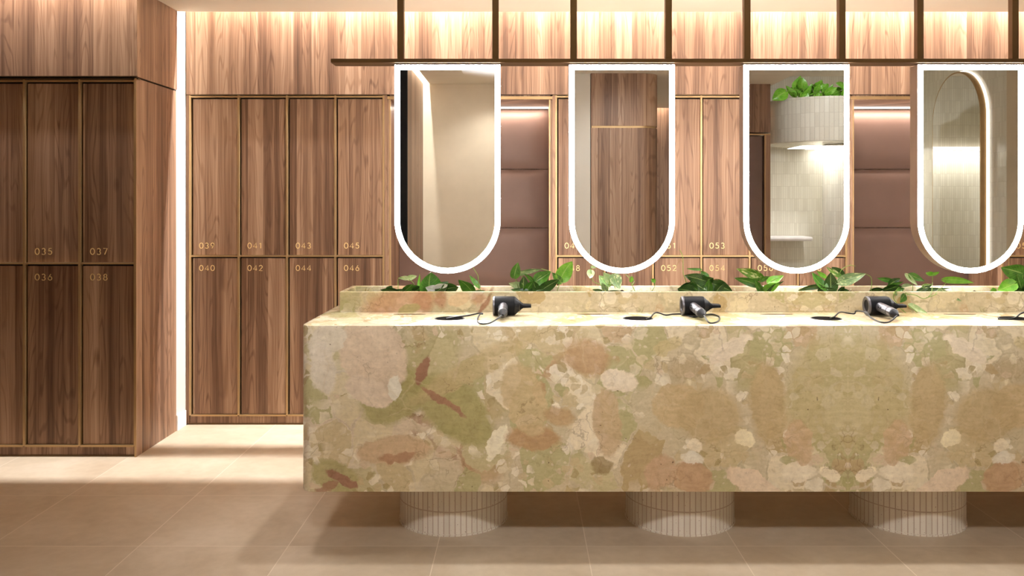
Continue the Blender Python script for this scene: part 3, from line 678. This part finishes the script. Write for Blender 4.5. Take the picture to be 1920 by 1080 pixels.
# ------------------------------------------------------------------ hair dryers
def dryer(xc, yb, where, cord, yaw=0):
    t = thing('hair_dryer', 'black hair dryer with silver handle '+where, 'hair dryer', (xc, yb, ZCT), 'hair dryers on the counter')
    r = .0405; zc = ZCT+r+.001; x0 = xc-.040
    bm = bmesh.new(); lathe(bm, [(r*.62, x0+.006), (r*.9, x0+.002), (r, x0+.006), (r, x0+.086), (r*.97, x0+.090)], 'X', 48, (0, yb, zc)); link('barrel', bm, 'dryer', t, True)
    bm = bmesh.new(); lathe(bm, [(r*.60, x0+.0055), (r*.62, x0-.001), (r*.93, x0-.003), (r*1.0, x0-.001), (r*1.005, x0+.005), (r*.98, x0+.006)], 'X', 48, (0, yb, zc)); im = link('intake_rim', bm, 'silver', t, True)
    bm = bmesh.new(); lathe(bm, [(r*.59, x0+.002), (r*.59, x0+.005)], 'X', 32, (0, yb, zc)); link('intake_mesh', bm, 'dryer', im)
    bm = bmesh.new(); lathe(bm, [(r*.97, x0+.0905), (r*.93, x0+.093), (r*.62, x0+.106), (r*.58, x0+.110)], 'X', 48, (0, yb, zc)); cn = link('front_cone', bm, 'dryer_dark', t, True)
    # flat concentrator nozzle: circle blending to a flat slot
    bm = bmesh.new(); ns = 32; rg = []
    for (hx, ry, rz) in ((.1105, .58*r, .58*r), (.118, .62*r, .36*r), (.126, .66*r, .22*r), (.160, .68*r, .17*r)):
        ring = []
        for i in range(ns):
            a = 2*PI*i/ns; e = 1 if hx < .115 else .55
            ca, sa = math.cos(a), math.sin(a)
            ring.append(bm.verts.new((x0+hx, yb+ry*math.copysign(abs(ca)**e, ca), zc+rz*math.copysign(abs(sa)**e, sa))))
        rg.append(ring)
    for a, b in zip(rg, rg[1:]):
        for i in range(ns): bm.faces.new((a[i], a[(i+1) % ns], b[(i+1) % ns], b[i]))
    bm.faces.new(rg[0][::-1]); bm.faces.new(rg[-1]); link('nozzle', bm, 'dryer', cn, True)
    # handle runs towards the front edge
    A = Vector((xc+.002, yb-.030, zc)); B = Vector((xc+.002+yaw, yb-.165, ZCT+.026)); D = (B-A).normalized()
    rot = D.to_track_quat('Z', 'Y').to_matrix().to_4x4()
    def hl(prof, nm, mat, par, n=32):
        bm = bmesh.new(); lathe(bm, prof, 'Z', n); bmesh.ops.transform(bm, matrix=Matrix.Translation(A) @ rot, verts=bm.verts[:]); return link(nm, bm, mat, par, True)
    L = (B-A).length
    hd = hl([(.0195, 0), (.0195, L*.86), (.0188, L*.865)], 'handle', 'silver', t)
    hl([(.0198, L*.62), (.0202, L*.625), (.0202, L*.64), (.0198, L*.645)], 'handle_band', 'dryer_dark', hd)
    hl([(.019, L*.866), (.0196, L*.875), (.019, L*.90), (.0145, L*.97), (.010, L*1.03), (.0065, L*1.10), (.005, L*1.12)], 'end_cap', 'dryer_dark', hd)
    # switch dots along the handle
    for s in (.25, .36):
        c = A+D*L*s+Vector((-.0185, 0, .006)); bm = bmesh.new(); bmesh.ops.create_uvsphere(bm, u_segments=12, v_segments=8, radius=.0035, matrix=Matrix.Translation(c)); link('switch', bm, 'dryer_dark', hd, True)
    pts = [A+D*L*1.10]+[Vector(p) for p in cord]
    bm = bmesh.new(); tube(bm, pts, .0032, n=8, sub=8); link('cord', bm, 'cord', t, True)
def CT(px, py, up=.004):
    """point on the counter top under a pixel"""
    d = (H-ZCT-up)*F/(py-VY); return (PX(px, d), d, ZCT+up)
dryer(PX(943, 3.64), 3.65, 'below the gap right of the first mirror', [CT(921, 604.5), CT(903, 607), CT(895, 601), CT(899, 590, .012), CT(905, 588.5, .012), CT(898, 587.5, .012), CT(880, 591), CT(850, 595), CT(836, 597.5, .006)])
dryer(PX(1297, 3.64), 3.65, 'below the gap right of the second mirror', [CT(1330, 605), CT(1345, 603), CT(1349, 595), CT(1338, 589.5), CT(1324, 590), CT(1300, 594), CT(1282, 589), CT(1262, 589), CT(1248, 590.5), CT(1230, 586, .012), CT(1219, 595), CT(1210, 598, .006)], .012)
dryer(PX(1644, 3.64), 3.65, 'right of the third mirror, beside the hanging vine', [CT(1668, 603), CT(1652, 604), CT(1634, 596), CT(1624, 586, .02), CT(1606, 583, .016), CT(1602, 588), CT(1590, 587), CT(1575, 585.5, .012), CT(1565, 593), CT(1556, 597, .006)], .012)
bm = bmesh.new(); tube(bm, [CT(1872, 598, .006), CT(1900, 597), CT(1914, 588, .02), CT(1930, 584, .03), CT(1950, 592)], .0032, n=8, sub=8)
tag(link('power_cord', bm, 'cord', None, True), 'black cord rising from the counter port at the right edge of the picture', 'cord')

# ------------------------------------------------------------------ plants
def leaf(bm, uvl, base, tip, hw, roll=0.0, curl=.12, heart=True):
    a = tip-base; L = a.length
    if L < 1e-5: return
    a.normalize(); view = Vector((0, 1, 0))
    perp = a.cross(view)
    if perp.length < 1e-3: perp = Vector((1, 0, 0))
    perp.normalize()
    side = (perp*math.cos(roll)+view*math.sin(roll)); side = (side-a*side.dot(a)).normalized()
    nrm = side.cross(a).normalized()
    hw = 1.16*hw/max(.45, abs(math.cos(roll)))
    NT_, NS = 12, 6; V = {}
    for i in range(NT_+1):
        t = i/NT_
        wv = math.sin(PI*min(1, t**.62))**.85 if 0 < t < 1 else 0.0
        if t == 0: wv = .10
        if t > .93: wv *= (1-(t-.93)/.07*.6)
        for j in range(NS+1):
            s = j/NS*2-1
            back = -.16*L*abs(s)**1.5*(1-t)**2.5 if heart else 0
            lift = hw*.32*abs(s)**1.4*wv                      # folded along the midrib
            wave = .05*hw*math.sin(t*9+s*2)*abs(s)
            p = base+a*(L*t+back)+side*(s*hw*wv)+nrm*(curl*L*math.sin(PI*t)*.7+curl*L*.5*(t*t)*-1+wave)-nrm*lift
            V[i, j] = (bm.verts.new(p), (s*.5+.5, t))
    for i in range(NT_):
        for j in range(NS):
            q_ = [V[i, j], V[i, j+1], V[i+1, j+1], V[i+1, j]]
            f = bm.faces.new([x[0] for x in q_])
            for lp, x in zip(f.loops, q_): lp[uvl].uv = x[1]
REG = {'A': 620, 'B': 900, 'C': 1160, 'D': 1360, 'E': 1600}
def plant(reg, label, leaves, stems, d=3.845, twigs=(), name='potted_vine', group='plants in the stone trough'):
    x0 = REG[reg]
    dep = lambda cy: (3.748 if cy > 470 else d)
    def pw(cx, cy, dd=0): return P(x0+cx/6, 470+cy/6, dep(cy)+dd)
    xs = [l[0] for l in leaves]; c = pw(sum(xs)/len(xs), 462)
    t = thing(name, label, 'plant', (c.x, c.y, .95), group)
    kinds = {}
    for l in leaves: kinds.setdefault(l[5], []).append(l)
    rr = random.Random(len(leaves)*31+int(leaves[0][0]))
    for kd, ls in kinds.items():
        bm = bmesh.new(); uvl = bm.loops.layers.uv.new('UVMap')
        for (bx, by, tx, ty, hw, _) in ls:
            jb = rr.uniform(-.012, .010); jt = rr.uniform(-.035, .012)
            b = pw(bx, by, jb); tp = P(x0+tx/6, 470+ty/6, dep(max(by, ty) if ty > 470 else ty)+jb+jt)
            leaf(bm, uvl, b, tp, hw/6*d/F, rr.uniform(-.6, .6), rr.uniform(.05, .16))
        o = link({'dark': 'dark_leaves', 'mid': 'green_leaves', 'bright': 'bright_leaves', 'varieg': 'variegated_leaves', 'pale': 'pale_leaves', 'grey': 'grey_green_leaves', 'white': 'white_leaves'}[kd], bm, 'leaf_'+kd, t, True)
    bm = bmesh.new()
    for st in stems:
        pts = [pw(cx, cy) for cx, cy in st]
        # root the stem in the soil where it reaches the rim line
        if st[0][1] >= 440 and st[0][1] <= 470: pts = [Vector((pts[0].x, d+.01, .945))]+pts
        elif st[-1][1] >= 440 and st[-1][1] <= 470: pts = pts+[Vector((pts[-1].x, d+.01, .945))]
        tube(bm, pts, .0019, .0014, 6, 5)
    # short petioles from the low leaves to the soil
    for (bx, by, tx, ty, hw, _) in leaves:
        if 380 < by <= 470:
            b = pw(bx, by); tube(bm, [Vector((b.x, d+.01, .945)), b], .0017, .0013, 6, 2)
    link('stems', bm, 'stem', t, True)
    if twigs:
        bm = bmesh.new()
        for st in twigs: tube(bm, [pw(cx, cy) for cx, cy in st], .0013, .0008, 6, 5)
        link('tendril', bm, 'stem_brown', t, True)
plant('A', 'small trailing plant with pale upper leaves at the left end of the trough',
      [(740, 458, 555, 438, 30, 'dark'), (640, 458, 690, 395, 34, 'dark'), (872, 308, 762, 306, 22, 'pale'), (868, 312, 975, 284, 26, 'pale'), (900, 462, 1005, 395, 45, 'mid'), (830, 460, 930, 372, 38, 'mid'), (940, 462, 1050, 405, 42, 'dark'), (720, 462, 850, 440, 22, 'dark'), (985, 405, 1003, 262, 13, 'bright')],
      [[(762, 455), (758, 380), (764, 312), (800, 306)], [(900, 455), (940, 380), (870, 312)], [(940, 460), (985, 405)]], twigs=[[(385, 462), (405, 415)], [(412, 462), (436, 424)], [(398, 462), (390, 425)]])
plant('A', 'plant with a big round dark leaf and white leaves under the first mirror',
      [(1110, 458, 1120, 238, 102, 'mid'), (1270, 440, 1440, 405, 66, 'dark'), (1195, 448, 1064, 412, 46, 'white'), (1180, 452, 1318, 376, 54, 'white'), (1200, 455, 1330, 350, 50, 'dark'), (1290, 455, 1210, 350, 40, 'mid')],
      [[(1150, 460), (1120, 420)], [(1240, 460), (1260, 440)], [(1170, 468), (1190, 440)]], 3.84)
plant('A', 'thin sprout with a yellowish upright stem right of the white-leaved plant',
      [(1590, 462, 1440, 318, 58, 'mid'), (1665, 405, 1560, 278, 24, 'mid'), (1620, 462, 1740, 450, 12, 'dark')],
      [[(1690, 462), (1662, 370), (1655, 280), (1602, 190)]], 3.835)
plant('B', 'leafy pothos with a raised bright leaf between the first and second mirrors',
      [(385, 292, 425, 128, 48, 'mid'), (440, 262, 695, 205, 26, 'grey'), (632, 345, 800, 235, 62, 'mid'), (470, 405, 322, 362, 40, 'pale'), (490, 415, 492, 285, 45, 'dark'), (690, 445, 895, 320, 52, 'dark'), (520, 458, 605, 335, 45, 'mid'), (600, 345, 500, 258, 22, 'mid'), (910, 355, 808, 245, 36, 'mid'), (905, 318, 1035, 112, 78, 'bright'), (530, 458, 340, 440, 26, 'dark'), (560, 462, 725, 430, 30, 'dark'), (640, 455, 600, 345, 40, 'dark'), (660, 455, 780, 380, 36, 'dark')],
      [[(440, 458), (400, 310), (380, 240)], [(490, 455), (470, 275)], [(635, 460), (640, 330), (690, 280)], [(868, 462), (898, 370), (915, 310)], [(690, 205), (800, 240), (900, 335)]])
plant('B', 'pale grey-green vine below the second mirror',
      [(1248, 228, 1236, 318, 38, 'pale'), (1258, 182, 1312, 190, 13, 'pale'), (1440, 402, 1335, 278, 48, 'grey'), (1482, 355, 1385, 242, 44, 'pale'), (1508, 282, 1568, 438, 58, 'grey'), (1420, 462, 1365, 355, 28, 'grey'), (1380, 462, 1258, 434, 18, 'dark'), (1450, 462, 1595, 455, 14, 'dark')],
      [[(1410, 462), (1360, 388), (1270, 340), (1250, 230), (1250, 165)], [(1450, 380), (1480, 275), (1535, 262)], [(1440, 380), (1505, 395), (1522, 428)]], 3.84)
plant('B', 'tiny sprout with one round bud right of the grey-green vine',
      [(1702, 345, 1700, 282, 23, 'bright')], [[(1745, 464), (1712, 390), (1690, 320), (1640, 268)], [(1712, 390), (1740, 344)]], 3.84, name='seedling')
plant('C', 'tiny hooked sprout left of the dense dark plant',
      [(408, 345, 358, 322, 20, 'bright')], [[(372, 464), (405, 400), (408, 325)]], 3.84, name='seedling')
plant('C', 'dense dark heart-leaved plant with a tall tendril right of the second mirror',
      [(982, 342, 732, 275, 55, 'dark'), (995, 305, 918, 228, 34, 'mid'), (920, 212, 760, 204, 13, 'mid'), (975, 345, 1068, 302, 46, 'dark'), (830, 455, 655, 430, 62, 'dark'), (700, 455, 830, 345, 44, 'dark'), (860, 365, 1000, 455, 62, 'dark'), (1060, 372, 1285, 458, 64, 'dark'), (940, 395, 1080, 452, 58, 'dark'), (800, 380, 900, 455, 50, 'dark'), (1100, 460, 1180, 370, 50, 'dark'), (720, 462, 800, 400, 40, 'dark'), (1010, 455, 1020, 320, 40, 'mid')],
      [[(800, 460), (745, 310), (725, 240), (722, 80), (688, -10)], [(985, 460), (985, 310)]],
      twigs=[[(715, 130), (690, 100), (640, 192)], [(1075, 325), (1150, 330), (1200, 352), (1216, 390)], [(790, 345), (740, 360), (700, 380)], [(1030, 330), (1075, 325)]])
plant('C', 'variegated pothos with yellow-green leaves left of the third mirror',
      [(1595, 305, 1322, 190, 48, 'varieg'), (1562, 385, 1298, 303, 40, 'mid'), (1598, 335, 1695, 285, 24, 'mid'), (1690, 355, 1855, 285, 38, 'bright'), (1635, 452, 1812, 368, 46, 'bright'), (1690, 450, 1858, 335, 20, 'dark'), (1600, 462, 1530, 320, 30, 'mid'), (1620, 462, 1610, 390, 22, 'dark')],
      [[(1562, 460), (1550, 400), (1562, 385)], [(1592, 460), (1582, 380), (1592, 305)], [(1640, 455), (1600, 385), (1600, 335)], [(1640, 460), (1700, 355), (1855, 285)]])
plant('D', 'pothos with long spreading leaves under the right side of the third mirror',
      [(1125, 425, 965, 248, 46, 'mid'), (1125, 295, 1025, 232, 22, 'bright'), (1190, 445, 1182, 242, 66, 'dark'), (1285, 285, 1128, 182, 26, 'varieg'), (1312, 275, 1190, 182, 42, 'dark'), (1288, 352, 1580, 260, 54, 'grey'), (1060, 402, 808, 446, 26, 'dark'), (1090, 455, 1245, 432, 30, 'dark'), (1280, 455, 1395, 448, 28, 'dark'), (1640, 458, 1785, 425, 30, 'dark'), (1050, 455, 1120, 400, 30, 'dark'), (1280, 455, 1340, 400, 30, 'dark')],
      [[(1250, 458), (1272, 300), (1235, 235)], [(1270, 300), (1310, 212), (1400, 165), (1466, 176)], [(1640, 455), (1642, 310), (1578, 262)], [(1300, 455), (1315, 380)]])
plant('E', 'trailing vine spilling over the trough edge beside the third dryer',
      [(430, 340, 262, 308, 24, 'mid'), (408, 385, 525, 312, 42, 'dark'), (348, 442, 565, 342, 24, 'mid'), (345, 448, 552, 398, 46, 'dark'), (640, 272, 798, 342, 34, 'mid'), (598, 272, 722, 392, 24, 'pale'), (558, 392, 662, 388, 20, 'pale'), (728, 462, 885, 388, 22, 'dark'), (760, 440, 1085, 425, 18, 'dark'), (890, 267, 808, 243, 20, 'bright'), (890, 267, 968, 236, 20, 'bright'), (1035, 327, 1355, 354, 36, 'bright'), (960, 440, 1225, 574, 26, 'grey'), (572, 500, 522, 582, 42, 'mid'), (480, 478, 565, 425, 30, 'mid'), (640, 612, 832, 704, 28, 'pale'), (600, 500, 660, 460, 20, 'grey'), (780, 405, 880, 378, 20, 'varieg')],
      [[(580, 455), (600, 485), (700, 500), (790, 540), (870, 492), (888, 380), (890, 265)], [(960, 460), (1000, 410), (1040, 365), (1035, 328)], [(560, 460), (540, 400)], [(520, 410), (460, 475), (455, 540), (490, 590), (540, 660)], [(540, 660), (610, 708), (700, 725), (722, 700), (620, 615)], [(660, 460), (670, 420), (650, 330), (600, 275)], [(945, 450), (930, 490), (860, 518), (820, 528)]], 3.84)
plant('E', 'large-leaved plant cut by the right edge of the picture',
      [(1905, 255, 1655, 188, 78, 'mid'), (1880, 410, 2000, 205, 78, 'dark'), (1910, 460, 1845, 280, 58, 'mid'), (1810, 372, 1618, 452, 58, 'bright'), (1578, 466, 1562, 412, 30, 'bright'), (1830, 462, 1900, 430, 40, 'dark'), (1930, 455, 2080, 380, 70, 'dark')],
      [[(1800, 460), (1830, 370), (1842, 290), (1838, 240)], [(1805, 372), (1845, 355), (1930, 355)], [(1905, 460), (1905, 255)]])

# ------------------------------------------------------------------ things behind the camera that the mirrors show
t = thing('rounded_cabinet', 'tall walnut cabinet with rounded corner reflected in the second mirror', 'cabinet', (.92, -.25, 0))
def rc(x0, x1, y0, y1, r, n=14):
    pts = [(x0, y0), (x1, y0)]
    for i in range(n+1):
        a = PI/2*i/n; pts.append((x1-r+r*math.cos(a), y1-r+r*math.sin(a)))
    return pts+[(x0, y1)]
bm = bmesh.new(); prism(bm, rc(.61, 1.225, -.62, .11, .16), lambda p: (p[0], p[1], 0), lambda p: (p[0], p[1], 2.062)); link('body', bm, 'walnut', t, True)
bm = bmesh.new(); prism(bm, rc(.61, 1.225, -.62, .11, .16), lambda p: (p[0], p[1], 2.082), lambda p: (p[0], p[1], ZC)); link('upper_cladding', bm, 'walnut', t, True)
bm = bmesh.new(); prism(bm, rc(.615, 1.215, -.60, .103, .155), lambda p: (p[0], p[1], 2.0625), lambda p: (p[0], p[1], 2.0815)); link('shadow_groove', bm, 'gold', t, True)
t = thing('upholstered_booth', 'walnut framed booth with dark padded panel reflected in the third mirror', 'booth', (2.18, -.8, 0))
link('header', BM((1.95, 2.41, -1.1, -.57, 2.08, ZC)), 'walnut', t)
link('edging', BM((1.95, 2.41, -.585, -.568, 2.055, 2.066), (2.352, 2.362, -.585, -.568, 0, 2.055)), 'gold', t)
link('post', BM((2.363, 2.41, -1.1, -.57, 0, 2.054)), 'walnut', t)
link('padding', BM((1.95, 2.35, -1.1, -.62, .3, 2.05), bev=.01), 'leather', t)
t = thing('drum_planter', 'white tiled drum planter hung high, seen in the third mirror', 'planter', (3.22, -1.54, 2.03))
bm = bmesh.new(); lathe(bm, [(.50, 2.035), (.545, 2.03), (.55, 2.035), (.55, 2.49), (.53, 2.49), (.53, 2.44)], n=80, c=(3.22, -1.54, 0)); o = link('drum', bm, 'white_tile', t, True); cyluv(o, 3.22, -1.54, .30)
t2 = thing('tiled_column', 'white tiled round column under the hanging drum planter, seen in the third mirror', 'column', (3.55, -1.66, 0))
bm = bmesh.new(); lathe(bm, [(.26, 0), (.26, 2.03)], n=64, c=(3.57, -1.66, 0)); o = link('shaft', bm, 'white_tile', t2, True); cyluv(o, 3.57, -1.66, .26)
tag(link('wall_shelf', BM((2.75, 3.32, -2.4, -2.02, .96, 1.01), bev=.02), 'skirting'), 'white rounded ledge on the tiled wall below the drum planter', 'shelf')
bm = bmesh.new(); uvl = bm.loops.layers.uv.new('UVMap'); rr = random.Random(4)
pl = thing('pothos', 'bright green pothos growing in the high drum planter seen in the third mirror', 'plant', (3.1, -1.3, 2.45))
bs = bmesh.new()
for k in range(40):
    b = Vector((rr.uniform(2.86, 3.5), rr.uniform(-1.35, -1.15), rr.uniform(2.5, 2.62))); tp = b+Vector((rr.uniform(-.16, .13), rr.uniform(-.02, .1), rr.uniform(-.07, .13)))
    leaf(bm, uvl, b, tp, rr.uniform(.022, .042), rr.uniform(-.7, .7), .12); tube(bs, [Vector((b.x*.6+3.2*.4, -1.35, 2.43)), b], .004, .003, 6, 2)
leaf(bm, uvl, Vector((2.75, -1.2, 2.56)), Vector((2.6, -1.15, 2.47)), .06, .2, .1); tube(bs, [Vector((2.95, -1.3, 2.43)), Vector((2.88, -1.2, 2.57)), Vector((2.75, -1.2, 2.56))], .004, .003, 6, 4)
leaf(bm, uvl, Vector((3.85, -.95, 2.45)), Vector((4.0, -.9, 2.35)), .07, .2, .1); leaf(bm, uvl, Vector((3.72, -1.0, 2.47)), Vector((3.9, -.95, 2.5)), .06, .5, .1)
tube(bs, [Vector((3.55, -1.2, 2.45)), Vector((3.7, -1.02, 2.47)), Vector((3.85, -.95, 2.45))], .004, .003, 6, 4)
link('leaves', bm, 'leaf_bright', pl, True); link('stems', bs, 'stem', pl, True)
# arched mirror on the right tiled wall
am = thing('arched_mirror', 'tall pill-shaped gold-framed wall mirror with glowing edge, seen in the last mirror', 'mirror', (4.55, -1.19, .3))
def pill(cy, z0, z1, w, n=28):
    r = w/2
    return [(cy+r*math.cos(PI*i/n), z1-r+r*math.sin(PI*i/n)) for i in range(n+1)]+[(cy+r*math.cos(PI+PI*i/n), z0+r+r*math.sin(PI+PI*i/n)) for i in range(n+1)]
po = pill(-1.19, .35, 2.76, 1.0); pi_ = pill(-1.19, .365, 2.745, .97)
bm = bmesh.new(); prism(bm, po, lambda p: (4.52, p[0], p[1]), lambda p: (4.575, p[0], p[1])); link('frame', bm, 'gold', am, True)
bm = bmesh.new(); prism(bm, pi_, lambda p: (4.518, p[0], p[1]), lambda p: (4.5195, p[0], p[1])); link('glass', bm, 'mirror', am)
bm = bmesh.new(); prism(bm, pill(-1.19, .34, 2.77, 1.03), lambda p: (4.5755, p[0], p[1]), lambda p: (4.597, p[0], p[1])); link('glow_edge', bm, M['led_dim'], am, True)
tag(link('light_ledge', BM((3.35, 4.59, -2.4, -2.34, 2.03, 2.06)), 'led_dim'), 'glowing strip on the tiled wall seen inside the arched mirror', 'strip light')
